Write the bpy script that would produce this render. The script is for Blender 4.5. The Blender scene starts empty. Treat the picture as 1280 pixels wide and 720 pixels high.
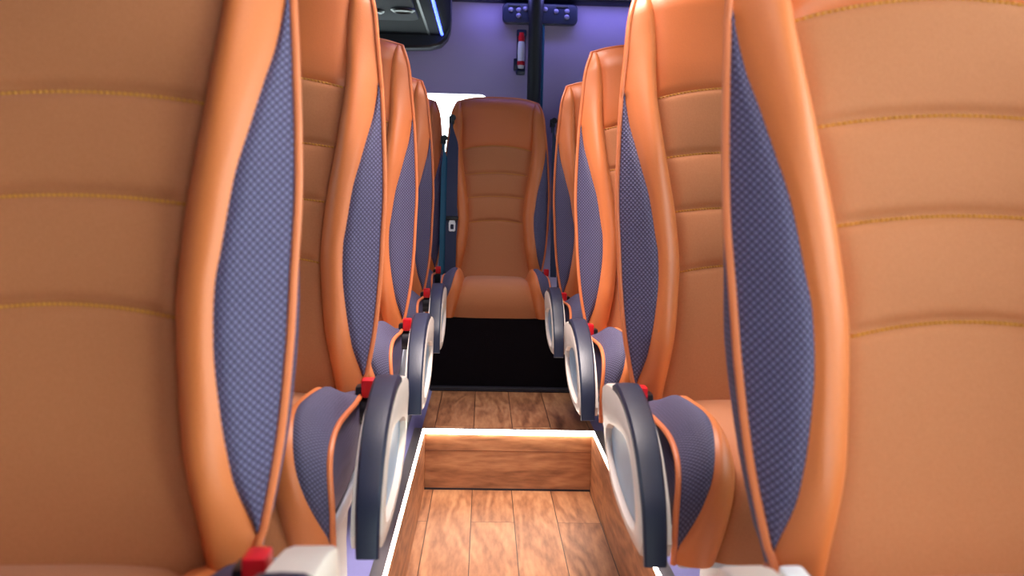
import bpy, bmesh, math, random
from mathutils import Vector, Matrix
random.seed(3)
SC = bpy.context.scene
COL = SC.collection
PI = math.pi
CAM_H = 0.9197            # camera height above the lower aisle floor
STEP_H = 0.1887           # height of the seat platform / upper floor
STEP_Y = 2.784
AX0, AX1 = -0.1744, 0.351 # aisle edges
WALL_L, WALL_R = -1.16, 1.22
Y0, Y1 = -1.7, 4.28
CEIL = 1.836

# ---------------------------------------------------------------- materials
def new_mat(name):
    m = bpy.data.materials.new(name); m.use_nodes = True
    nt = m.node_tree
    b = nt.nodes['Principled BSDF']
    return m, nt, b

def lin(c):
    return tuple(((v/255)/12.92 if v/255 <= .04045 else ((v/255+.055)/1.055)**2.4) for v in c) + (1,)

def simple(name, rgb, rough=.5, metal=0, spec=.5, bump=None, coat=0):
    m, nt, b = new_mat(name)
    b.inputs['Base Color'].default_value = lin(rgb)
    b.inputs['Roughness'].default_value = rough
    b.inputs['Metallic'].default_value = metal
    b.inputs['Specular IOR Level'].default_value = spec
    b.inputs['Coat Weight'].default_value = coat
    tc = nt.nodes.new('ShaderNodeTexCoord')
    n = nt.nodes.new('ShaderNodeTexNoise'); n.inputs['Scale'].default_value = (bump or (40, 0))[0]
    n.inputs['Detail'].default_value = 4
    nt.links.new(tc.outputs['Object'], n.inputs['Vector'])
    # slight colour mottling
    mx = nt.nodes.new('ShaderNodeMixRGB'); mx.blend_type = 'MULTIPLY'; mx.inputs[0].default_value = .12
    mx.inputs[1].default_value = lin(rgb)
    nt.links.new(n.outputs['Fac'], mx.inputs[2])
    nt.links.new(mx.outputs[0], b.inputs['Base Color'])
    if bump:
        bp = nt.nodes.new('ShaderNodeBump'); bp.inputs['Strength'].default_value = bump[1]
        bp.inputs['Distance'].default_value = .002
        nt.links.new(n.outputs['Fac'], bp.inputs['Height'])
        nt.links.new(bp.outputs[0], b.inputs['Normal'])
    return m

def math_node(nt, op, a, b=None):
    n = nt.nodes.new('ShaderNodeMath'); n.operation = op
    for i, v in enumerate((a, b)):
        if v is None: continue
        if isinstance(v, (int, float)): n.inputs[i].default_value = v
        else: nt.links.new(v, n.inputs[i])
    return n.outputs[0]

def mesh_fabric(name, dark, light, pitch=.0062, wrap=0):
    """spacer-mesh upholstery: diagonal grid of small lozenge pits"""
    m, nt, b = new_mat(name)
    tc = nt.nodes.new('ShaderNodeTexCoord')
    sp = nt.nodes.new('ShaderNodeSeparateXYZ'); nt.links.new(tc.outputs['Object'], sp.inputs[0])
    k = PI/pitch
    u = sp.outputs['X']
    v = math_node(nt, 'ADD', sp.outputs['Z'], math_node(nt, 'MULTIPLY', sp.outputs['Y'], wrap))
    v = math_node(nt, 'MULTIPLY', v, .8)
    p = math_node(nt, 'SINE', math_node(nt, 'MULTIPLY', math_node(nt, 'ADD', u, v), k))
    q = math_node(nt, 'SINE', math_node(nt, 'MULTIPLY', math_node(nt, 'SUBTRACT', u, v), k))
    f = math_node(nt, 'ABSOLUTE', math_node(nt, 'MULTIPLY', p, q))
    cr = nt.nodes.new('ShaderNodeValToRGB')
    cr.color_ramp.elements[0].position = .2; cr.color_ramp.elements[0].color = lin(dark)
    cr.color_ramp.elements[1].position = .85; cr.color_ramp.elements[1].color = lin(light)
    nt.links.new(f, cr.inputs[0]); nt.links.new(cr.outputs[0], b.inputs['Base Color'])
    bp = nt.nodes.new('ShaderNodeBump'); bp.inputs['Strength'].default_value = .5; bp.inputs['Distance'].default_value = .0015
    nt.links.new(f, bp.inputs['Height']); nt.links.new(bp.outputs[0], b.inputs['Normal'])
    b.inputs['Roughness'].default_value = .7
    b.inputs['Sheen Weight'].default_value = .1
    b.inputs['Sheen Tint'].default_value = lin((150, 150, 220))
    return m

def woven(name, rgb, rgb2):
    m, nt, b = new_mat(name)
    tc = nt.nodes.new('ShaderNodeTexCoord')
    mp = nt.nodes.new('ShaderNodeMapping'); mp.inputs['Scale'].default_value = (1, 1, 1)
    nt.links.new(tc.outputs['Object'], mp.inputs[0])
    sp = nt.nodes.new('ShaderNodeSeparateXYZ'); nt.links.new(mp.outputs[0], sp.inputs[0])
    k = 2*PI/.0026
    p = math_node(nt, 'SINE', math_node(nt, 'MULTIPLY', sp.outputs['X'], k))
    q = math_node(nt, 'SINE', math_node(nt, 'MULTIPLY', math_node(nt, 'ADD', sp.outputs['Z'], sp.outputs['Y']), k))
    f = math_node(nt, 'MULTIPLY', p, q)
    n = nt.nodes.new('ShaderNodeTexNoise'); n.inputs['Scale'].default_value = 420; n.inputs['Detail'].default_value = 5
    mp2 = nt.nodes.new('ShaderNodeMapping'); mp2.inputs['Scale'].default_value = (1, 1, .8)
    nt.links.new(tc.outputs['Object'], mp2.inputs[0]); nt.links.new(mp2.outputs[0], n.inputs['Vector'])
    fac = math_node(nt, 'ADD', math_node(nt, 'MULTIPLY', f, .18), n.outputs['Fac'])
    cr = nt.nodes.new('ShaderNodeValToRGB')
    cr.color_ramp.elements[0].position = .3; cr.color_ramp.elements[0].color = lin(rgb)
    cr.color_ramp.elements[1].position = .7; cr.color_ramp.elements[1].color = lin(rgb2)
    nt.links.new(fac, cr.inputs[0]); nt.links.new(cr.outputs[0], b.inputs['Base Color'])
    bp = nt.nodes.new('ShaderNodeBump'); bp.inputs['Strength'].default_value = .2; bp.inputs['Distance'].default_value = .001
    nt.links.new(fac, bp.inputs['Height']); nt.links.new(bp.outputs[0], b.inputs['Normal'])
    b.inputs['Roughness'].default_value = .75
    b.inputs['Sheen Weight'].default_value = .15
    return m

def wood(name, along='Y', planks=True, shift=.0227, bright=1.0):
    """vinyl planks; boards run along the given axis"""
    m, nt, b = new_mat(name)
    tc = nt.nodes.new('ShaderNodeTexCoord')
    sp = nt.nodes.new('ShaderNodeSeparateXYZ'); nt.links.new(tc.outputs['Object'], sp.inputs[0])
    cb = nt.nodes.new('ShaderNodeCombineXYZ')
    if along == 'Y':
        nt.links.new(sp.outputs['Y'], cb.inputs[0]); u = math_node(nt, 'ADD', sp.outputs['X'], shift + .124*20)
        nt.links.new(u, cb.inputs[1])
    elif along == 'X':
        nt.links.new(sp.outputs['X'], cb.inputs[0]); nt.links.new(math_node(nt, 'ADD', sp.outputs['Z'], sp.outputs['Y']), cb.inputs[1])
    else:
        nt.links.new(sp.outputs['Y'], cb.inputs[0]); nt.links.new(sp.outputs['Z'], cb.inputs[1])
    br = nt.nodes.new('ShaderNodeTexBrick')
    br.inputs['Scale'].default_value = 1
    br.inputs['Brick Width'].default_value = .95; br.inputs['Row Height'].default_value = .124 if planks else 5
    br.inputs['Mortar Size'].default_value = .0012 if planks else 0
    br.inputs['Bias'].default_value = 0
    br.offset = .37
    br.inputs['Color1'].default_value = (0, 0, 0, 1); br.inputs['Color2'].default_value = (1, 1, 1, 1)
    br.inputs['Mortar'].default_value = (0, 0, 0, 1)
    nt.links.new(cb.outputs[0], br.inputs['Vector'])
    # grain: stretched, warped rings
    add = nt.nodes.new('ShaderNodeVectorMath'); add.operation = 'ADD'
    sc = nt.nodes.new('ShaderNodeVectorMath'); sc.operation = 'SCALE'; sc.inputs['Scale'].default_value = 7.3
    nt.links.new(br.outputs['Color'], sc.inputs[0])
    nt.links.new(cb.outputs[0], add.inputs[0]); nt.links.new(sc.outputs[0], add.inputs[1])
    mp = nt.nodes.new('ShaderNodeMapping'); mp.inputs['Scale'].default_value = (1.3, 6.5, 1)
    nt.links.new(add.outputs[0], mp.inputs[0])
    n1 = nt.nodes.new('ShaderNodeTexNoise'); n1.inputs['Scale'].default_value = 1.4; n1.inputs['Detail'].default_value = 2
    n1.inputs['Distortion'].default_value = .5
    nt.links.new(mp.outputs[0], n1.inputs['Vector'])
    rings = math_node(nt, 'SINE', math_node(nt, 'MULTIPLY', n1.outputs['Fac'], 34))
    n2 = nt.nodes.new('ShaderNodeTexNoise'); n2.inputs['Scale'].default_value = 14; n2.inputs['Detail'].default_value = 6
    nt.links.new(mp.outputs[0], n2.inputs['Vector'])
    f = math_node(nt, 'ADD', math_node(nt, 'MULTIPLY', rings, .15), math_node(nt, 'ADD', math_node(nt, 'MULTIPLY', n2.outputs['Fac'], .75), .13))
    f = math_node(nt, 'ADD', f, math_node(nt, 'MULTIPLY', br.outputs['Color'], .18))
    cr = nt.nodes.new('ShaderNodeValToRGB')
    def s(c): return tuple(min(255, v*bright) for v in c)
    cr.color_ramp.elements[0].position = .25; cr.color_ramp.elements[0].color = lin(s((128, 82, 54)))
    cr.color_ramp.elements[1].position = .95; cr.color_ramp.elements[1].color = lin(s((206, 152, 108)))
    e = cr.color_ramp.elements.new(.58); e.color = lin(s((174, 118, 80)))
    nt.links.new(f, cr.inputs[0])
    mx = nt.nodes.new('ShaderNodeMixRGB'); mx.inputs[2].default_value = lin((52, 28, 18))
    nt.links.new(br.outputs['Fac'], mx.inputs[0]); nt.links.new(cr.outputs[0], mx.inputs[1])
    nt.links.new(mx.outputs[0], b.inputs['Base Color'])
    b.inputs['Roughness'].default_value = .42
    bp = nt.nodes.new('ShaderNodeBump'); bp.inputs['Strength'].default_value = .15; bp.inputs['Distance'].default_value = .002
    nt.links.new(f, bp.inputs['Height']); nt.links.new(bp.outputs[0], b.inputs['Normal'])
    return m

def emit(name, rgb, strength):
    m, nt, b = new_mat(name)
    b.inputs['Base Color'].default_value = (0.8, 0.8, 0.8, 1)
    b.inputs['Emission Color'].default_value = lin(rgb)
    b.inputs['Emission Strength'].default_value = strength
    return m

def glass(name, tint=(.93, .98, .96, 1)):
    m, nt, b = new_mat(name)
    out = nt.nodes['Material Output']
    tr = nt.nodes.new('ShaderNodeBsdfTransparent'); tr.inputs[0].default_value = tint
    gl = nt.nodes.new('ShaderNodeBsdfGlossy'); gl.inputs['Roughness'].default_value = .02
    fr = nt.nodes.new('ShaderNodeFresnel'); fr.inputs[0].default_value = 1.3
    mx = nt.nodes.new('ShaderNodeMixShader')
    nt.links.new(fr.outputs[0], mx.inputs[0]); nt.links.new(tr.outputs[0], mx.inputs[1]); nt.links.new(gl.outputs[0], mx.inputs[2])
    nt.links.new(mx.outputs[0], out.inputs['Surface'])
    return m

M = dict(
    leather=simple('orange_leather', (220, 122, 64), .46, bump=(420, .12)),
    head=simple('orange_leather_head', (214, 114, 57), .45, bump=(420, .12)),
    piping=simple('piping_leather', (230, 128, 76), .42),
    fabric=woven('brown_woven_fabric', (180, 108, 62), (188, 116, 70)),
    mesh=mesh_fabric('navy_mesh_fabric', (60, 52, 80), (112, 107, 142)),
    mesh2=mesh_fabric('navy_mesh_fabric_wrapped', (58, 50, 75), (102, 97, 128), wrap=1),
    side=mesh_fabric('navy_side_fabric', (60, 52, 80), (88, 80, 112), .005),
    thread=simple('yellow_thread', (212, 144, 36), .6),
    pad=simple('armrest_vinyl', (27, 34, 58), .42, bump=(300, .1)),
    cream=simple('cream_plastic', (226, 212, 200), .35, spec=.5),
    inset=simple('blue_grey_plastic', (146, 178, 206), .4),
    grey=simple('grey_plastic', (178, 184, 196), .35),
    steel=simple('light_steel', (150, 150, 160), .4, .6),
    black=simple('black_plastic', (16, 17, 22), .4),
    red=simple('red_plastic', (225, 20, 34), .35),
    white=simple('white_plastic', (238, 238, 240), .35),
    belt=simple('belt_webbing', (34, 42, 74), .6, bump=(500, .15)),
    teal=simple('teal_webbing', (28, 92, 122), .6, bump=(500, .15)),
    carpet=simple('black_carpet', (19, 14, 19), .95, spec=.1, bump=(260, .5)),
    wall=simple('lavender_panel', (176, 156, 188), .55, bump=(500, .05)),
    liner=simple('side_liner', (112, 106, 118), .6),
    ceil=simple('ceiling_liner', (150, 144, 150), .7),
    plat=simple('platform_vinyl', (150, 148, 205), .35, bump=(200, .1)),
    alu=simple('aluminium_profile', (190, 186, 190), .3, .8),
    rack=simple('rack_plastic', (26, 28, 34), .85, spec=.1),
    rackdark=simple('rack_dark_plastic', (13, 13, 20), .4),
    rackpanel=simple('rack_service_panel', (60, 62, 70), .8, spec=.15),
    post=simple('post_black', (13, 13, 20), .55),
    bracket=simple('bracket_blue_black', (30, 36, 60), .3),
    bolt=simple('bolt_zinc', (128, 124, 144), .4, .4),
    dark=simple('dark_rubber', (24, 22, 36), .6),
    wood=wood('wood_floor', 'Y'), woodx=wood('wood_riser', 'X', False), wooden_side=wood('wood_side', 'S', False),
    led=emit('led_white', (255, 240, 222), 28.0), ledblue=emit('led_blue', (30, 60, 255), 9.0),
    glass=glass('window_glass'), tinted=glass('tinted_glass', (.42, .46, .48, 1)),
)

# ---------------------------------------------------------------- mesh helpers
def link(name, verts, faces, mat, parent=None, smooth=True):
    me = bpy.data.meshes.new(name)
    me.from_pydata([tuple(v) for v in verts], [], faces)
    bm = bmesh.new(); bm.from_mesh(me)
    bmesh.ops.remove_doubles(bm, verts=bm.verts, dist=1e-6)
    bmesh.ops.recalc_face_normals(bm, faces=bm.faces)
    bm.to_mesh(me); bm.free()
    me.polygons.foreach_set('use_smooth', [smooth]*len(me.polygons))
    me.materials.append(mat)
    o = bpy.data.objects.new(name, me); COL.objects.link(o)
    if parent: o.parent = parent
    return o

class MB:
    def __init__(s): s.v = []; s.f = []
    def add(s, v, f):
        n = len(s.v); s.v += [Vector(x) for x in v]; s.f += [[i+n for i in q] for q in f]
    def grid(s, rows, close=False):
        n = len(s.v); w = len(rows[0])
        for r in rows: s.v += [Vector(x) for x in r]
        for j in range(len(rows)-1):
            for i in range(w-1 + (1 if close else 0)):
                i2 = (i+1) % w
                s.f.append([n+j*w+i, n+j*w+i2, n+(j+1)*w+i2, n+(j+1)*w+i])
    def box(s, lo, hi, bev=0.0, seg=2):
        bm = bmesh.new(); bmesh.ops.create_cube(bm, size=1)
        for v in bm.verts:
            v.co = Vector(((lo[0]+hi[0])/2+v.co.x*(hi[0]-lo[0]), (lo[1]+hi[1])/2+v.co.y*(hi[1]-lo[1]), (lo[2]+hi[2])/2+v.co.z*(hi[2]-lo[2])))
        if bev: bmesh.ops.bevel(bm, geom=bm.edges[:], offset=bev, segments=seg, profile=.6, affect='EDGES')
        bm.verts.index_update()
        s.add([v.co.copy() for v in bm.verts], [[v.index for v in f.verts] for f in bm.faces]); bm.free()
    def tube(s, pts, r, n=8, caps=True):
        pts = [Vector(p) for p in pts]; rows = []; up = None
        for i, p in enumerate(pts):
            t = (pts[min(i+1, len(pts)-1)] - pts[max(i-1, 0)]).normalized()
            if up is None:
                up = Vector((0, 0, 1)) if abs(t.z) < .9 else Vector((0, 1, 0))
            up = (up - t*up.dot(t)).normalized(); sd = t.cross(up)
            rr = r[i] if isinstance(r, (list, tuple)) else r
            rows.append([p + (up*math.cos(a)+sd*math.sin(a))*rr for a in [2*PI*k/n for k in range(n)]])
        b = len(s.v); s.grid(rows, close=True)
        if caps:
            s.f.append([b+k for k in range(n)]); e = b+(len(rows)-1)*n; s.f.append([e+k for k in range(n)])
    def prism(s, poly, axis, a, b):
        """extrude polygon (two coords) along axis 'X','Y' or 'Z' from a to b"""
        def P(p, t):
            return {'X': (t, p[0], p[1]), 'Y': (p[0], t, p[1]), 'Z': (p[0], p[1], t)}[axis]
        n = len(poly); v = [P(p, a) for p in poly] + [P(p, b) for p in poly]
        f = [list(range(n)), list(range(n, 2*n))] + [[i, (i+1) % n, n+(i+1) % n, n+i] for i in range(n)]
        s.add(v, f)
    def lathe(s, prof, c, axis='Y', n=24):
        """profile of (radius, offset along axis) about point c"""
        rows = []
        for r, t in prof:
            row = []
            for k in range(n):
                a = 2*PI*k/n; x, y = r*math.cos(a), r*math.sin(a)
                row.append(Vector(c) + Vector({'Y': (x, t, y), 'Z': (x, y, t), 'X': (t, x, y)}[axis]))
            rows.append(row)
        b = len(s.v); s.grid(rows, close=True)
        s.f.append([b+k for k in range(n)]); e = b+(len(rows)-1)*n; s.f.append([e+k for k in range(n)])
    def build(s, name, mat, parent=None, smooth=True, bevel=0, auto=True):
        o = link(name, s.v, s.f, mat, parent, smooth)
        if smooth and auto:
            try: o.data.set_sharp_from_angle(angle=math.radians(38))
            except Exception: pass
        if bevel:
            md = o.modifiers.new('bevel', 'BEVEL'); md.width = bevel; md.segments = 2; md.limit_method = 'ANGLE'; md.angle_limit = math.radians(40)
        return o

def spline(keys):
    """smooth interpolation through (t, value) pairs"""
    ks = sorted(keys)
    def f(t):
        if t <= ks[0][0]: return ks[0][1]
        if t >= ks[-1][0]: return ks[-1][1]
        for i in range(len(ks)-1):
            if ks[i][0] <= t <= ks[i+1][0]: break
        p1, p2 = ks[i], ks[i+1]
        p0 = ks[i-1] if i > 0 else p1; p3 = ks[i+2] if i+2 < len(ks) else p2
        h = p2[0]-p1[0]; u = (t-p1[0])/h
        m1 = (p2[1]-p0[1])/max(p2[0]-p0[0], 1e-9)*h; m2 = (p3[1]-p1[1])/max(p3[0]-p1[0], 1e-9)*h
        return (2*u**3-3*u*u+1)*p1[1]+(u**3-2*u*u+u)*m1+(-2*u**3+3*u*u)*p2[1]+(u**3-u*u)*m2
    return f

def tag(o, label=None, cat=None, group=None, kind=None):
    if label: o['label'] = label
    if cat: o['category'] = cat
    if group: o['group'] = group
    if kind: o['kind'] = kind
    return o

def empty(name, loc, label, cat, group=None):
    o = bpy.data.objects.new(name, None); COL.objects.link(o); o.location = loc; o.empty_display_size = .1
    return tag(o, label, cat, group)

def copy_tree(o, parent=None):
    c = o.copy(); COL.objects.link(c)
    if parent: c.parent = parent
    for ch in list(o.children): copy_tree(ch, c)
    return c

# ---------------------------------------------------------------- the coach seat
ZB = CAM_H - STEP_H      # seat-local z of camera height (profiles below are heights relative to it)
H_LO, H_TOP, H_ARCH = -.375, .420, .196
a_f = spline([(-.40, .160), (-.335, .147), (-.28, .135), (-.235, .126), (-.16, .118), (-.11, .115), (-.08, .116), (-.01, .1225), (.085, .137), (.2, .151), (.3, .152), (.37, .156), (.420, .164)])
e_f = spline([(-.40, .180), (-.33, .194), (-.31, .200), (-.235, .2125), (-.15, .2195), (-.08, .222), (.0, .2245), (.11, .220), (.2, .2135), (.27, .206), (.35, .1985), (.385, .191), (.420, .176)])
b_raw = spline([(-.325, .197), (-.31, .192), (-.27, .180), (-.24, .1745), (-.2, .168), (-.145, .1615), (-.09, .161), (-.06, .165), (.01, .175), (.06, .187), (.1, .196), (.137, .204), (.212, .2127)])
MESH_LO, MESH_HI = -.322, .212
def b_f(h):
    if h >= MESH_HI or h <= MESH_LO: return e_f(h)
    return min(b_raw(h), e_f(h))
def smooth01(t): t = max(0, min(1, t)); return t*t*(3-2*t)
SEAMS = [(.190, .021), (.082, .012), (-.015, .009), (-.122, .013)]   # height at the ends, rise of the arch

def base_y(h): return .126 + .21*(h+.05)
def groove(d, w=.007): return math.exp(-(d/w)**2)
def back_pt(x, h):
    """point of the backrest front surface for lateral x and nominal height h"""
    a, e, b = a_f(h), e_f(h), b_f(h); ax = abs(x)
    H = .046*smooth01((h+.42)/.2)*(1-.82*smooth01((h-.06)/.26))
    if ax <= a:
        d = .0
        d -= .004*groove(a-ax, .008)
        d += .010*(1-(ax/a)**4)*smooth01((h-.16)/.1)       # head cushion
        d -= .010*(1-(ax/a)**2)*smooth01((.2-h)/.1)*.6      # back hollow
    else:
        r = min(1, (ax-a)/max(e-a, 1e-6))
        d = H*math.sin(PI*r**.6)
        d -= .004*groove(ax-a, .006)
        if b < e-.004: d -= .004*groove(ax-b, .005) - .005*(math.sin(PI*max(0, (ax-b)/(e-b))) if ax > b else 0)
    # quilting of the fabric sections
    if ax <= a*1.001 and h < .23:
        sides = 1-(ax/a)**6
        hs = sorted([hk + c*(1-(ax/a)**2) for hk, c in SEAMS] + [-.40])
        for hk in hs[1:]: d -= .0050*groove(h-hk, .006)*(.55+.45*sides)
        for k in range(len(hs)-1):
            if hs[k] <= h <= hs[k+1]:
                t = (h-hs[k])/(hs[k+1]-hs[k]); d += (.0065 if k else .004)*math.sin(PI*t)**.6*sides
    y = base_y(h) - d
    z = h - .030*(ax/.20)**3*smooth01((h-.27)/.144) 
    t = max(0, (h-.358)/.062)
    if t > 0:
        t = min(1, t); y += .052*(1-math.sqrt(max(0, 1-t*t)))
    return Vector((x, y, z+ZB))

def lin_n(a, b, n): return [a+(b-a)*i/(n-1) for i in range(n)]
def h_rows():
    return lin_n(H_LO, .34, 120) + [.34 + .080*math.sin(PI/2*k/14) for k in range(1, 15)]

# cushion: profile along s, heights relative to camera level, y negative towards the camera
cy_f = spline([(0, .085), (.16, -.06), (.34, -.175), (.5, -.268), (.6, -.322), (.70, -.348), (.85, -.36), (1, -.352)])
cz_f = spline([(0, -.352), (.16, -.345), (.34, -.337), (.5, -.336), (.6, -.348), (.70, -.376), (.85, -.42), (1, -.470)])
ca_f = spline([(0, .128), (.4, .124), (.6, .128), (.8, .142), (1, .157)])
ce_f = spline([(0, .196), (.2, .203), (.45, .203), (.6, .205), (.8, .212), (1, .212)])
cb_raw = spline([(0, .166), (.2, .157), (.42, .149), (.52, .152), (.62, .162), (.75, .180), (.9, .203), (.97, .2135)])
def cb_f(s): return min(cb_raw(s), ce_f(s))
def cush_pt(x, s, drop=0):
    ds = .01
    ty, tz = cy_f(min(1, s+ds))-cy_f(max(0, s-ds)), cz_f(min(1, s+ds))-cz_f(max(0, s-ds))
    L = math.hypot(ty, tz); ny, nz = tz/L, -ty/L          # outward normal (up / forward)
    a, e, b = ca_f(s), ce_f(s), cb_f(s); ax = abs(x)
    H = .040*smooth01(s/.25)*(1-.72*smooth01((s-.5)/.4))
    if ax <= a:
        d = -.004*groove(a-ax, .008) + .006*(1-(ax/a)**4)
    else:
        r = min(1, (ax-a)/(e-a)); d = H*math.sin(PI*(r**.7))**.9 + .012*r*(1-smooth01((s-.5)/.4)) - .004*groove(ax-a, .006)
        if b < e-.004: d -= .004*groove(ax-b, .005)
    return Vector((x, cy_f(s)+ny*d, cz_f(s)+nz*d+ZB))

def polar(poly, c, n=56):
    """resample a star-shaped polygon by angle about c"""
    out = []
    for k in range(n):
        a = 2*PI*k/n; dx, dy = math.cos(a), math.sin(a); best = None
        for i in range(len(poly)):
            x1, y1 = poly[i]; x2, y2 = poly[(i+1) % len(poly)]
            ex, ey = x2-x1, y2-y1; den = dx*ey-dy*ex
            if abs(den) < 1e-12: continue
            t = ((x1-c[0])*ey-(y1-c[1])*ex)/den; u = ((x1-c[0])*dy-(y1-c[1])*dx)/den
            if t > 0 and -1e-9 <= u <= 1+1e-9 and (best is None or t > best): best = t
        out.append((c[0]+dx*best, c[1]+dy*best))
    return out

def chaikin(poly, n=2, closed=True):
    for _ in range(n):
        q = []; m = len(poly)
        for i in range(m if closed else m-1):
            p, r = poly[i], poly[(i+1) % m]
            q += [(p[0]*.75+r[0]*.25, p[1]*.75+r[1]*.25), (p[0]*.25+r[0]*.75, p[1]*.25+r[1]*.75)]
        if not closed: q = [poly[0]] + q + [poly[-1]]
        poly = q
    return poly

def make_seat(aisle, label, armrest=True, pedestal=True):
    """aisle = -1: aisle on the local -x side, +1: on the +x side"""
    root = empty('bus_seat', (0, 0, 0), label, 'seat')
    rows = h_rows()
    # --- backrest shell: side walls and rear, fabric
    path = [back_pt(-e_f(h), h) for h in rows]
    top = [back_pt(x, H_TOP) for x in lin_n(-e_f(H_TOP), e_f(H_TOP), 21)[1:-1]]
    edge = path + top + [back_pt(e_f(h), h) for h in reversed(rows)]
    def inward(i):
        p = edge[i]; t = edge[min(i+1, len(edge)-1)]-edge[max(i-1, 0)]
        n = Vector((t.z, 0, -t.x)); 
        if n.length < 1e-9: n = Vector((1, 0, 0))
        return n.normalized()
    def rear(p): return base_y(p.z-ZB) + .118
    L1 = [p + inward(i)*-.001 + Vector((0, .010, 0)) for i, p in enumerate(edge)]
    L2 = []; L3 = []; L4 = []
    for i, p in enumerate(edge):
        r = rear(p); n = inward(i); k = smooth01((p.z-ZB+.16)/.28)
        L2.append(Vector((p.x, p.y + (r-p.y)*.45, p.z)) + n*(.001+.015*k))
        L3.append(Vector((p.x, p.y + (r-p.y)*.85, p.z)) + n*(.012+.020*k))
        L4.append(Vector((p.x, r, p.z)) + n*(.032+.020*k))
    mb = MB(); mb.grid([edge, L1, L2, L3, L4])
    n = len(edge); half = n//2
    back_rows = []
    for i in range(half+1):
        p, q = L4[i], L4[n-1-i]
        back_rows.append([p.lerp(q, t) for t in lin_n(0, 1, 9)])
    mb.grid(back_rows)
    mb.grid([[e_.lerp(f_, t) for t in lin_n(0, 1, 5)] for e_, f_ in ((edge[0], edge[-1]), (L2[0], L2[-1]), (L4[0], L4[-1]))])
    shell = mb.build('backrest_shell', M['side'], root)
    # --- piping round the edge
    mb = MB(); mb.tube([p + inward(i)*-.002 + Vector((0, -.001, 0)) for i, p in enumerate(edge)][6:-6], .0042, 8)
    mb.build('backrest_piping', M['piping'], root)
    # --- centre: fabric below the top arch, leather above
    U = lin_n(-1, 1, 41)
    def arch(u): return SEAMS[0][0] + SEAMS[0][1]*(1-u*u)
    mb = MB(); NV = 150
    mb.grid([[back_pt(u*a_f(H_LO+(arch(u)-H_LO)*j/NV), H_LO+(arch(u)-H_LO)*j/NV) for u in U] for j in range(NV+1)])
    panel = mb.build('backrest_panel', M['fabric'], root, auto=False)
    mb = MB(); NV = 56
    def hh(u, j):
        t = j/NV; h0 = arch(u); return h0 + (H_TOP-h0)*math.sin(PI/2*t)**1.0
    mb.grid([[back_pt(u*a_f(hh(u, j)), hh(u, j)) for u in U] for j in range(NV+1)])
    mb.build('headrest_panel', M['head'], root, auto=False)
    # --- yellow stitching in the arched seams
    for hk, c in SEAMS:
        mb = MB()
        a = a_f(hk); nst = 46
        for k in range(nst):
            x0 = -a*.985 + 2*a*.985*k/nst; x1 = x0 + 2*a*.985/nst*.78
            pts = []
            for x in (x0, (x0+x1)/2, x1):
                h = hk + c*(1-(x/a)**2) - .0025
                p = back_pt(x, h); p.y -= .0010; pts.append(p)
            pts[1].y -= .0010
            mb.tube(pts, [.0009, .0017, .0009], 5)
        mb.build('stitching', M['thread'], panel)
    # --- leather bands and mesh inserts, one of each per side
    for s in (-1, 1):
        mb = MB(); N = 15
        mb.grid([[back_pt(s*(a_f(h)+(b_f(h)-a_f(h))*k/(N-1)), h) for k in range(N)] for h in rows])
        mb.build('backrest_band', M['leather'], root, auto=False)
        mb = MB()
        hs = lin_n(MESH_LO, MESH_HI, 80)
        mb.grid([[back_pt(s*(b_f(h)+(e_f(h)-b_f(h))*k/11), h) for k in range(12)] for h in hs])
        mb.build('mesh_insert', M['mesh'], root, auto=False)
    # --- seat cushion
    S = lin_n(0, 1, 64)
    mb = MB(); mb.grid([[cush_pt(u*ca_f(s), s) for u in U] for s in S])
    mb.build('cushion_panel', M['fabric'], root, auto=False)
    for sd in (-1, 1):
        mb = MB(); mb.grid([[cush_pt(sd*(ca_f(s)+(cb_f(s)-ca_f(s))*k/11), s) for k in range(12)] for s in S])
        mb.build('cushion_band', M['leather'], root, auto=False)
        S2 = lin_n(0, .955, 60)
        mb = MB(); mb.grid([[cush_pt(sd*(cb_f(s)+(ce_f(s)-cb_f(s))*k/9), s) for k in range(10)] for s in S2])
        mb.build('cushion_mesh_insert', M['mesh2'], root, auto=False)
        mb = MB(); mb.tube([cush_pt(sd*(ce_f(s)+.001), s) for s in S], .0042, 8)
        mb.build('cushion_piping', M['piping'], root)
    # cushion side walls and underside
    mb = MB(); zb = ZB-.468
    prev = []
    for s in S:
        pl, pr = cush_pt(-ce_f(s), s), cush_pt(ce_f(s), s)
        yy = max(pl.y, -.345)
        row = [pl]
        for t in (.15, .4, .7, .92): row.append(Vector((pl.x - .006*math.sin(PI*t) + .012*t, pl.y+(yy-pl.y)*t, pl.z+(zb-pl.z)*t)))
        row += [Vector((x, yy, zb)) for x in lin_n(-.17, .17, 7)]
        for t in (.92, .7, .4, .15): row.append(Vector((pr.x + .006*math.sin(PI*t) - .012*t, pr.y+(yy-pr.y)*t, pr.z+(zb-pr.z)*t)))
        row.append(pr); prev.append(row)
    mb.grid(prev)
    mb.build('cushion_base', M['side'], root)
    # --- frame and pedestal legs
    mb = MB(); mb.box((-.195, -.30, ZB-.500), (.195, .14, ZB-.469), .006)
    for s in (-1, 1):      # recliner side plates tying the back to the base
        mb.prism(chaikin([(.0, ZB-.5), (.0, ZB-.47), (.04, ZB-.41), (.12, ZB-.39), (.17, ZB-.41), (.17, ZB-.5)], 2), 'X', s*.192, s*.199)
    mb.build('seat_frame', M['grey'], root, bevel=.002)
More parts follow.
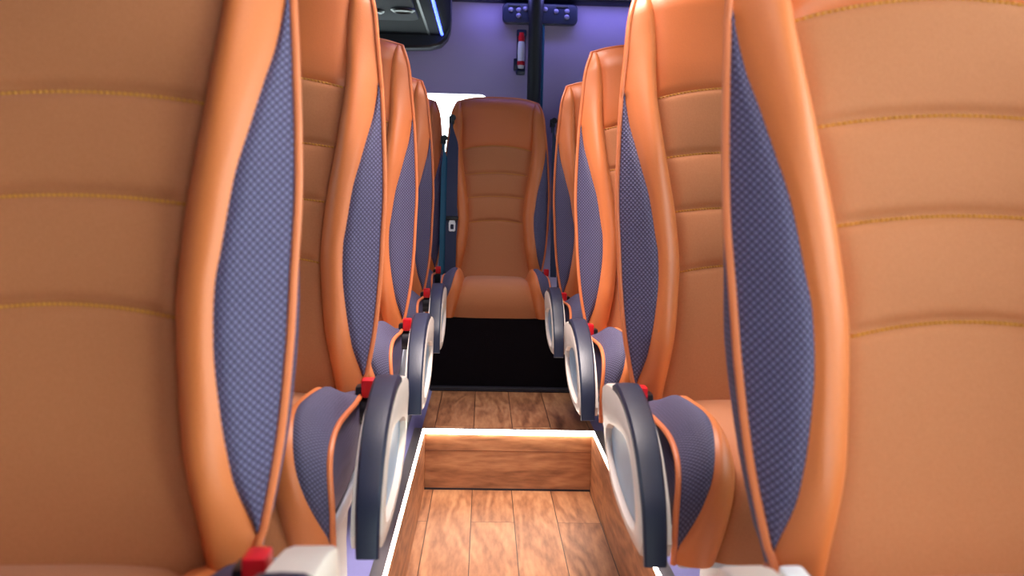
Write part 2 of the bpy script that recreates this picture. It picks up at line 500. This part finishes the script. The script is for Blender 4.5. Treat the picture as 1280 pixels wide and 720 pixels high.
    if pedestal:
        for s in (-1, 1):
            lx = s*.150 if s != aisle or aisle > 0 else s*.058
            mb = MB()
            poly = [(-.27, ZB-.50), (.10, ZB-.50), (.05, ZB-.60), (.06, .012), (.11, .012), (.11, 0), (-.25, 0), (-.25, .012), (-.17, .012), (-.19, ZB-.60)]
            mb.prism(poly, 'X', lx-.018, lx+.018)
            mb.build('seat_leg', M['steel'], root, bevel=.003)
    # --- buckle on the aisle side between cushion and backrest
    bx = .212 if aisle > 0 else -.198
    mb = MB(); mb.box((bx-aisle*.004-.016, -.008, ZB-.385), (bx-aisle*.004+.016, .022, ZB-.320), .005)
    bk = mb.build('belt_buckle', M['black'], root)
    mb = MB(); mb.box((bx+aisle*.002-.0105, -.018, ZB-.337), (bx+aisle*.002+.0105, .012, ZB-.307), .004)
    mb.build('release_button', M['red'], bk)
    # --- armrest hanging on the aisle side
    if armrest:
        xi, xo = (.240, .279) if aisle > 0 else (-.223, -.262)
        out = [(.034, -.322), (.014, -.305), (-.06, -.292), (-.153, -.286), (-.237, -.300), (-.305, -.327), (-.352, -.366), (-.378, -.400), (-.392, -.444), (-.375, -.452),
               (-.28, -.456), (-.19, -.453), (-.1, -.440), (-.036, -.412), (-.006, -.37), (.02, -.345)]
        ins = [(-.030, -.372), (-.075, -.352), (-.15, -.341), (-.235, -.330), (-.285, -.348), (-.322, -.380), (-.346, -.432), (-.28, -.443), (-.19, -.440), (-.11, -.428), (-.058, -.405)]
        c = (-.19, -.385)
        O = polar(chaikin(out, 2), c); I = polar(chaikin(ins, 2), c); N = len(O)
        def V(x, p): return Vector((x, p[0], p[1]+ZB))
        def shrink(P, k): return [(c[0]+(p[0]-c[0])*k, c[1]+(p[1]-c[1])*k) for p in P]
        mb = MB()
        loops = [[V(xi, p) for p in O], [V(xo-aisle*.006, p) for p in O], [V(xo-aisle*.0015, p) for p in shrink(O, .985)], [V(xo, p) for p in shrink(O, .96)],
                 [V(xo, p) for p in shrink(I, 1.02)], [V(xo-aisle*.002, p) for p in I], [V(xo-aisle*.012, p) for p in shrink(I, .97)]]
        mb.grid(loops, close=True)
        mb.f.append(list(range(N)))
        mb.f.append([6*N+k for k in range(N)])
        arm = mb.build('armrest', M['cream'], root)
        mb = MB(); Q = shrink(I, .96)
        mb.prism([(p[0], p[1]+ZB) for p in Q], 'X', xo-aisle*.0125, xo-aisle*.009)
        mb.build('armrest_inset', M['inset'], arm)
        # padded upper face, running down the curved front
        line = chaikin([(-.10, -.288), (-.153, -.286), (-.237, -.300), (-.305, -.327), (-.352, -.366), (-.379, -.400), (-.394, -.456)], 2, closed=False)
        mb = MB(); rr = []
        for i, p in enumerate(line):
            q0, q1 = line[max(i-1, 0)], line[min(i+1, len(line)-1)]
            t = Vector((q1[0]-q0[0], q1[1]-q0[1])).normalized(); nn = Vector((t.y, -t.x))
            if nn.y < 0 and i < 4: nn = -nn
            if nn.x > 0 and i >= 4: nn = -nn
            k = i/(len(line)-1); th = .010*min(1, i/3+.2)
            w0, w1 = xi - aisle*(.0025-.011*k), xo - aisle*(.0005+.002*k)
            cs = [(w0, -.010), (w0, th*.55), (w0+(w1-w0)*.1, th*.9), (w0+(w1-w0)*.5, th), (w0+(w1-w0)*.9, th*.9), (w1, th*.55), (w1, -.004)]
            rr.append([Vector((x, p[0]+nn.x*d, p[1]+nn.y*d+ZB)) for x, d in cs])
        mb.grid(rr, close=True); m_ = len(rr[0]); mb.f.append(list(range(m_))); e0 = (len(rr)-1)*m_; mb.f.append([e0+k for k in range(m_)])
        mb.build('armrest_pad', M['pad'], arm)
        # pivot bracket joining armrest to the frame
        mb = MB(); mb.lathe([(.0, 0), (.022, 0), (.022, .030 if aisle < 0 else .047), (.0, .030 if aisle < 0 else .047)], (.195 if aisle > 0 else -.225, .0, ZB-.36), 'X', 20)
        mb.build('armrest_pivot', M['dark'], root)
    return root

# ---------------------------------------------------------------- rows of seats
XR, XL = .463, -.405
ROWS = [.742, 1.485, 2.235, 2.985]
ordr = ['first', 'second', 'third', 'fourth']
G = 'orange seats in rows beside the aisle'
lab_r = ['large out-of-focus orange seat nearest the camera, right of the aisle',
         'orange seat second from the front on the right of the aisle',
         'orange seat third from the front on the right of the aisle',
         'orange seat farthest back on the right of the aisle, beside the rear bench']
lab_l = ['large out-of-focus orange seat nearest the camera, left of the aisle',
         'orange seat second from the front on the left of the aisle',
         'orange seat third from the front on the left of the aisle',
         'orange seat farthest back on the left of the aisle, ahead of the window']
right = make_seat(-1, lab_r[1]); left = make_seat(1, lab_l[1])
for i, y in enumerate(ROWS):
    for proto, x, labs in ((right, XR, lab_r), (left, XL, lab_l)):
        o = proto if i == 1 else copy_tree(proto)
        lean = math.radians({(0, XR): -2.0, (0, XL): -1.2}.get((i, x), -.7))
        o.rotation_euler.y = lean
        o.location = (x-.69*math.sin(lean), y, STEP_H+.002); o['label'] = labs[i]; o['group'] = G
        if i == 0 and x == XR:
            for ch in o.children:
                if ch.name.startswith('belt_buckle'):
                    ch.data = ch.data.copy(); ch.data.materials[0] = M['white']; ch['label'] = 'pale seat belt buckle'
                    for g in ch.children: g.data = g.data.copy(); g.data.materials[0] = M['white']

# bench seats across the back
BY, BZ = 3.761, STEP_H + .017
bench = make_seat(1, 'orange middle seat of the rear bench facing straight down the aisle', armrest=False, pedestal=False)
bench.location = (.046, BY, BZ); bench['group'] = 'orange seats of the rear bench'
bl = copy_tree(bench); bl.location = (-.406, BY+.03, BZ); bl['label'] = 'orange rear bench seat left of the middle one, in front of the bright window'
br_ = copy_tree(bench); br_.location = (.512, BY+.03, BZ); br_['label'] = 'orange rear bench seat right of the middle one, mostly hidden by the row ahead'

def belt(seat, x, mat, tongue=False, width=.048, top=.325):
    """shoulder belt hanging from its guide at the top corner of a bench seat"""
    gy = base_y(top-.03)-.045
    mb = MB()
    mb.box((x-.013, gy+.002, ZB+top-.030), (x+.010, gy+.030, ZB+top+.004), .004)
    mb.lathe([(0, 0), (.013, 0), (.013, .018), (0, .018)], (x+.004, gy-.008, ZB+top-.004), 'Y', 16)
    mb.box((x-.008, gy-.002, ZB+top-.055), (x+.006, gy+.012, ZB+top-.02), .003)
    mb.build('belt_guide', M['black'], seat)
    mb = MB(); R4 = []
    for h in lin_n(-.345, top-.03, 44):
        w = width*(.22+.78*smooth01((top-.03-h)/.11))/2
        ctr = Vector((x+.012*smooth01((top-h)/.12)-.004, base_y(h)-.046-.006*math.sin((h+.3)*5), h+ZB))
        R4.append([ctr+Vector((-w, -.0008, 0)), ctr+Vector((w, -.0008, 0)), ctr+Vector((w, .0008, 0)), ctr+Vector((-w, .0008, 0))])
    mb.grid(R4, close=True)
    web = mb.build('seat_belt', mat, seat)
    if tongue:
        cx, cz = x+.012, ZB-.112; cyy = base_y(-.112)-.058
        mb = MB(); mb.box((cx-.026, cyy-.009, cz-.002), (cx+.026, cyy+.006, cz+.016), .004)
        mb.build('tongue_cover', M['black'], web)
        O = [(-.010, 0), (-.0145, -.014), (-.0135, -.044), (-.010, -.048), (.010, -.048), (.0135, -.044), (.0145, -.014), (.010, 0)]
        I = [(-.005, -.018), (-.007, -.022), (-.007, -.036), (-.005, -.039), (.005, -.039), (.007, -.036), (.007, -.022), (.005, -.018)]
        mb = MB(); T = lambda P, y: [Vector((cx+p[0], cyy+y, cz+p[1])) for p in P]
        mb.grid([T(O, -.007), T(O, -.004), T(I, -.004), T(I, -.007), T(O, -.007)], close=True)
        mb.build('belt_tongue', M['white'], web)
belt(bench, -.196, M['belt'], True, .046)
belt(bl, .222, M['teal'], False, .030, .24)
belt(br_, -.226, M['belt'], False, .026)
# ---------------------------------------------------------------- the setting
def struct(name, mb, mat, bevel=0, smooth=False):
    return tag(mb.build(name, mat, None, smooth, bevel), kind='structure')
def slab(name, lo, hi, mat, bevel=0):
    mb = MB(); mb.box(lo, hi); return struct(name, mb, mat, bevel)

slab('floor', (AX0, Y0, -.05), (AX1, STEP_Y, 0), M['wood'])
slab('floor_upper', (AX0-.012, STEP_Y+.0122, STEP_H-.04), (AX1+.012, 3.40, STEP_H), M['wood'])
slab('floor_platform_left', (WALL_L, Y0, STEP_H-.06), (AX0-.012, Y1, STEP_H), M['plat'])
slab('floor_platform_right', (AX1+.012, Y0, STEP_H-.06), (WALL_R, Y1, STEP_H), M['plat'])
# sides of the sunken aisle and the step
slab('trim_1', (AX0-.012, Y0, -.02), (AX0, STEP_Y+.012, STEP_H), M['wooden_side'])
slab('trim_2', (AX1, Y0, -.02), (AX1+.012, STEP_Y+.012, STEP_H), M['wooden_side'])
slab('trim_3', (AX0, STEP_Y, -.02), (AX1, STEP_Y+.012, .126), M['woodx'], .001)
slab('trim_4', (AX0, STEP_Y-.003, .1272), (AX1, STEP_Y+.012, STEP_H-.006), M['woodx'], .001)
# dark skirting where riser meets the floor
slab('trim_5', (AX0, STEP_Y-.004, 0), (AX1, STEP_Y, .005), M['dark'])
# carpeted front of the rear bench
slab('trim_6', (WALL_L, 3.40, STEP_H), (WALL_R, 3.44, BZ+ZB-.474), M['carpet'])
slab('trim_7', (AX0-.02, 3.37, STEP_H), (AX1+.02, 3.40, STEP_H+.016), M['dark'], .003)
slab('trim_8', (WALL_L, 3.44, STEP_H), (WALL_R, 4.05, BZ+ZB-.501), M['carpet'])

def walled(name, axis, pos, lo, hi, openings, mat, t=.04):
    """wall with rectangular rounded openings; (u,v) = horizontal, z"""
    us = sorted({lo[0], hi[0]} | {o[0] for o in openings} | {o[2] for o in openings})
    vs = sorted({lo[1], hi[1]} | {o[1] for o in openings} | {o[3] for o in openings})
    mb = MB()
    for i in range(len(us)-1):
        for j in range(len(vs)-1):
            cu, cv = (us[i]+us[i+1])/2, (vs[j]+vs[j+1])/2
            if any(o[0] < cu < o[2] and o[1] < cv < o[3] for o in openings): continue
            if axis == 'X': mb.box((pos, us[i], vs[j]), (pos+t, us[i+1], vs[j+1]))
            else: mb.box((us[i], pos, vs[j]), (us[i+1], pos+t, vs[j+1]))
    return struct(name, mb, mat)

SIDE_WIN = [(1.25, .98, 2.2, 1.60), (2.4, .98, 3.7, 1.60)]
RIGHT_WIN = [(-1.3, .22, -.25, 1.70), (-.15, .98, 1.2, 1.66)] + SIDE_WIN
walled('wall_left', 'X', WALL_L-.04, (Y0, -.05), (Y1, CEIL+.04), SIDE_WIN, M['liner'])
walled('wall_right', 'X', WALL_R, (Y0, -.05), (Y1, CEIL+.04), RIGHT_WIN, M['liner'])
WS = (.0, .35, 1.12, 1.45)
walled('wall_front', 'Y', Y0-.04, (WALL_L-.04, -.05), (WALL_R+.04, CEIL+.04), [WS], M['liner'])
slab('ceiling', (WALL_L-.04, Y0-.04, CEIL), (WALL_R+.04, Y1+.04, CEIL+.04), M['ceil'])
slab('added_partition', (WALL_L, -.30, STEP_H), (.06, -.26, CEIL), M['liner'])   # unseen partition added behind the camera to shade the left front seat
# rear wall with the rounded window opening
RW = (-.95, 1.02, .010, 1.400)
def rounded(x0, z0, x1, z1, r, n=8):
    pts = []
    for cx, cz, a0 in ((x1-r, z1-r, 0), (x0+r, z1-r, 90), (x0+r, z0+r, 180), (x1-r, z0+r, 270)):
        for k in range(n+1):
            a = math.radians(a0+90*k/n); pts.append((cx+r*math.cos(a), cz+r*math.sin(a)))
    return pts
mb = MB()
R_ = (WALL_L-.04, -.05, WALL_R+.04, CEIL+.04)
for lo, hi in (((R_[0], R_[1]), (RW[0], R_[3])), ((RW[2], R_[1]), (R_[2], R_[3])), ((RW[0], R_[1]), (RW[2], RW[1])), ((RW[0], RW[3]), (RW[2], R_[3]))):
    mb.box((lo[0], Y1, lo[1]), (hi[0], Y1+.04, hi[1]))
for cx, cz, a0, sx, sz in ((RW[2], RW[3], 0, -1, -1), (RW[0], RW[3], 90, 1, -1), (RW[0], RW[1], 180, 1, 1), (RW[2], RW[1], 270, -1, 1)):
    r = .045; ox, oz = cx+sx*r, cz+sz*r
    arc = [(ox+r*math.cos(math.radians(a0+90*k/8)), oz+r*math.sin(math.radians(a0+90*k/8))) for k in range(9)]
    for k in range(8): mb.prism([(cx, cz), arc[k], arc[k+1]], 'Y', Y1, Y1+.04)
struct('wall_back', mb, M['wall'])
mb = MB(); mb.prism(rounded(RW[0]+.001, RW[1]+.001, RW[2]-.001, RW[3]-.001, .044), 'Y', Y1+.022, Y1+.026)
struct('window_1', mb, M['glass'])
n = 2
for wx in (WALL_L-.022, WALL_R+.018):
    for (u0, v0, u1, v1) in (SIDE_WIN if wx < 0 else RIGHT_WIN):
        slab('window_%d' % n, (wx, u0, v0), (wx+.004, u1, v1), M['tinted' if u0 > 1 else 'glass']); n += 1
slab('window_%d' % n, (WS[0], Y0-.022, WS[1]), (WS[2], Y0-.018, WS[3]), M['glass'])
# cornice between rear wall and ceiling
mb = MB(); mb.prism(chaikin([(Y1, CEIL), (Y1, CEIL-.022), (Y1-.03, CEIL-.014), (Y1-.05, CEIL)], 1), 'X', WALL_L, WALL_R)
struct('trim_9', mb, M['bracket'])

# ---------------------------------------------------------------- LED lines along the aisle edges
def led(lo, hi, label, alu_lo, alu_hi):
    c = ((lo[0]+hi[0])/2, (lo[1]+hi[1])/2, alu_lo[2])
    r = empty('light_strip', c, label, 'light strip', 'white light strips along the floor edges')
    def loc(p): return tuple(p[k]-c[k] for k in range(3))
    mb = MB(); mb.box(loc(alu_lo), loc(alu_hi), .0015); mb.build('profile', M['alu'], r)
    mb = MB(); mb.box(loc(lo), loc(hi), .002); mb.build('diffuser', M['led'], r)
led((AX0-.0065, Y0+.05, STEP_H), (AX0-.0005, STEP_Y+.01, STEP_H+.005), 'white light strip along the left aisle edge', (AX0-.034, Y0+.05, STEP_H), (AX0-.0075, STEP_Y+.01, STEP_H+.006))
led((AX1+.0005, Y0+.05, STEP_H), (AX1+.0065, STEP_Y+.01, STEP_H+.005), 'white light strip along the right aisle edge', (AX1+.0075, Y0+.05, STEP_H), (AX1+.034, STEP_Y+.01, STEP_H+.006))
led((AX0+.002, STEP_Y-.010, STEP_H-.008), (AX1-.002, STEP_Y+.004, STEP_H+.006), 'white light strip across the step edge', (AX0+.002, STEP_Y+.0045, STEP_H), (AX1-.002, STEP_Y+.024, STEP_H+.004))

# ---------------------------------------------------------------- overhead luggage rack (left)
RY0, RY1 = -1.3, 4.04
rz = CAM_H
root = empty('luggage_rack', (WALL_L+.5, RY1, rz+.70), 'dark overhead luggage rack with a blue light line, above the left seats', 'luggage rack')
def rl(p): return (p[0]-root.location.x, p[1]-root.location.y, p[2]-root.location.z)
def prism_rack(poly, y0, y1):
    mb = MB(); mb.prism([(p[0]-root.location.x, p[1]+rz-root.location.z) for p in poly], 'Y', y0-root.location.y, y1-root.location.y); return mb
body = [(WALL_L, .905), (WALL_L, .65), (-.9, .69), (-.5, .702), (-.222, .702), (-.197, .706), (-.180, .722), (-.172, .75), (-.172, .905)]
prism_rack(body, RY0, RY1).build('rack_body', M['rack'], root)
cap = [(WALL_L, .905), (WALL_L, .612), (-.7, .632), (-.33, .645), (-.255, .649), (-.21, .662), (-.182, .690), (-.169, .725), (-.165, .77), (-.167, .905)]
prism_rack(cap, RY1+.0005, RY1+.10).build('end_cap', M['rackdark'], root, bevel=.012)
prism_rack([(-.209, .7015), (-.203, .696), (-.197, .7015)], RY0, RY1-.02).build('light_line', M['ledblue'], root)
prism_rack([(-.264, .7015), (-.259, .699), (-.254, .7015)], RY0, RY1-.01).build('seam_strip', M['rackdark'], root)
# service panel with reading lamps
mb = MB()
mb.prism([(p[0]-root.location.x, p[1]-root.location.y) for p in rounded(-.53, 3.26, -.276, 3.68, .05)], 'Z', rz+.692-root.location.z, rz+.7015-root.location.z)
sp_ = mb.build('service_panel', M['rackpanel'], root, bevel=.003)
for px, py in ((-.322, 3.46), (-.44, 3.50)):
    mb = MB(); mb.lathe([(.046, 0), (.046, -.004), (.036, -.010), (.030, -.006), (.0, -.006)], rl((px, py, rz+.692)), 'Z', 28)
    ring = mb.build('reading_lamp', M['rackdark'], sp_)

# ---------------------------------------------------------------- post with bracket at the rear wall
PX, PY = .211, 4.20
post = empty('grab_post', (PX, PY, STEP_H), 'black vertical post with a bolted bracket plate on the rear wall', 'post')
mb = MB(); mb.lathe([(.031, 0), (.031, .66), (.031, CEIL-.10-STEP_H), (.034, CEIL-.09-STEP_H), (.036, CEIL-STEP_H)], (0, 0, 0), 'Z', 28)
mb.build('pole', M['post'], post)
mb = MB()
zlo, zhi = CAM_H+.800-STEP_H, CAM_H+.893-STEP_H
mb.prism(rounded(-.150, zlo, .195, zhi, .024), 'Y', .035, .075)
bp_ = mb.build('bracket', M['bracket'], post, bevel=.005)
for ix, (dx, dz) in enumerate([(-.112, .060), (-.076, .060), (-.076, .034), (-.045, .066), (.045, .066), (.095, .058), (.145, .060), (.145, .034)]):
    mb = MB(); mb.lathe([(0, -.009), (.007, -.009), (.011, -.006), (.012, 0), (.0, 0)], (dx, .035, zlo+dz), 'Y', 18); mb.build('bolt', M['bolt'], bp_)
for s, x0 in ((0, -.10), (1, .12)):
    mb = MB(); mb.box((x0-.025, .028, zhi-.020), (x0+.03, .036, zhi-.006), .003); mb.build('slot_cover', M['black'], bp_)
mb = MB(); mb.tube([(.040, .048, z) for z in lin_n(.55, zlo+.01, 14)], .006, 8); mb.build('cable', M['teal'], post)

# ---------------------------------------------------------------- emergency hammer
HX, HY, HZ = .151, 4.27, CAM_H+.675
ham = empty('emergency_hammer', (HX, HY, HZ), 'small red and white emergency hammer on the rear wall beside the post', 'hammer')
mb = MB(); mb.box((-.021, -.004, -.100), (.021, .010, .105), .006); mb.box((-.023, -.030, .070), (.023, 0, .100), .006); mb.box((-.020, -.030, -.105), (.020, 0, -.080), .006)
mb.box((-.034, -.022, -.085), (-.016, 0, -.03), .005)
mb.build('holder', M['bracket'], ham)
mb = MB(); mb.lathe([(0, -.078), (.013, -.076), (.016, -.06), (.016, -.03), (.017, 0), (.016, .03), (.014, .045), (.0, .046)], (0, -.022, 0), 'Z', 20)
mb.build('grip', M['white'], ham)
mb = MB(); mb.lathe([(0, .046), (.014, .046), (.015, .06), (.013, .085), (.0, .087)], (0, -.022, 0), 'Z', 20); mb.build('head', M['red'], ham)
mb = MB(); mb.lathe([(0, -.062), (.0175, -.062), (.0175, -.044), (.0, -.044)], (0, -.022, 0), 'Z', 20); mb.build('collar', M['red'], ham)

# ---------------------------------------------------------------- light
w = bpy.data.worlds.new('sky'); SC.world = w; w.use_nodes = True
bg = w.node_tree.nodes['Background']
bg.inputs['Color'].default_value = (.90, .97, 1.0, 1); bg.inputs['Strength'].default_value = 11.0

def area(name, loc, rot, sx, sy, power, color):
    l = bpy.data.lights.new(name, 'AREA'); l.shape = 'RECTANGLE'; l.size = sx; l.size_y = sy; l.energy = power; l.color = color
    o = bpy.data.objects.new(name, l); COL.objects.link(o); o.location = loc; o.rotation_euler = rot
    return o
# unseen fill lamps added under the ceiling to brighten floor and rear seats
for y, e in ((-.4, 2), (.7, 2.5), (1.9, 13), (3.0, 4)):
    area('aisle_fill_lamp', (.085, y, CEIL-.012), (0, 0, 0), .22, .8, e, (1, .86, .80)).data.spread = math.radians(85 if e > 9 else 110)
# blue mood lamp line in the rear cornice
area('blue_cove_lamp', (.45, Y1-.10, CEIL-.012), (0, 0, 0), 1.1, .03, 2.4, (.28, .28, 1))

# ---------------------------------------------------------------- camera
cam = bpy.data.cameras.new('camera'); co = bpy.data.objects.new('camera', cam); COL.objects.link(co)
yw, pt, rl = (math.radians(v) for v in (1.81, 5.65, 1.355))
fw = Vector((math.sin(yw)*math.cos(pt), math.cos(yw)*math.cos(pt), -math.sin(pt)))
rt = Vector((math.cos(yw), -math.sin(yw), 0)); up = rt.cross(fw)
cx_ = rt*math.cos(rl) + up*math.sin(rl); cy_ = up*math.cos(rl) - rt*math.sin(rl)
mw = Matrix((cx_, cy_, -fw)).transposed().to_4x4(); mw.translation = Vector((0, 0, CAM_H)); co.matrix_world = mw
cam.sensor_width = 36; cam.lens = 36*1128.6/1280
cam.clip_start = .02
cam.dof.use_dof = True; cam.dof.focus_distance = 2.6; cam.dof.aperture_fstop = cam.lens/5.5
SC.camera = co
SC.view_settings.view_transform = 'Standard'; SC.view_settings.look = 'None'
SC.view_settings.gamma = 1; SC.view_settings.use_curve_mapping = False
SC.view_settings.exposure = -0.1
SC.cycles.max_bounces = 8; SC.cycles.diffuse_bounces = 5; SC.cycles.transparent_max_bounces = 8
SC.cycles.use_denoising = True
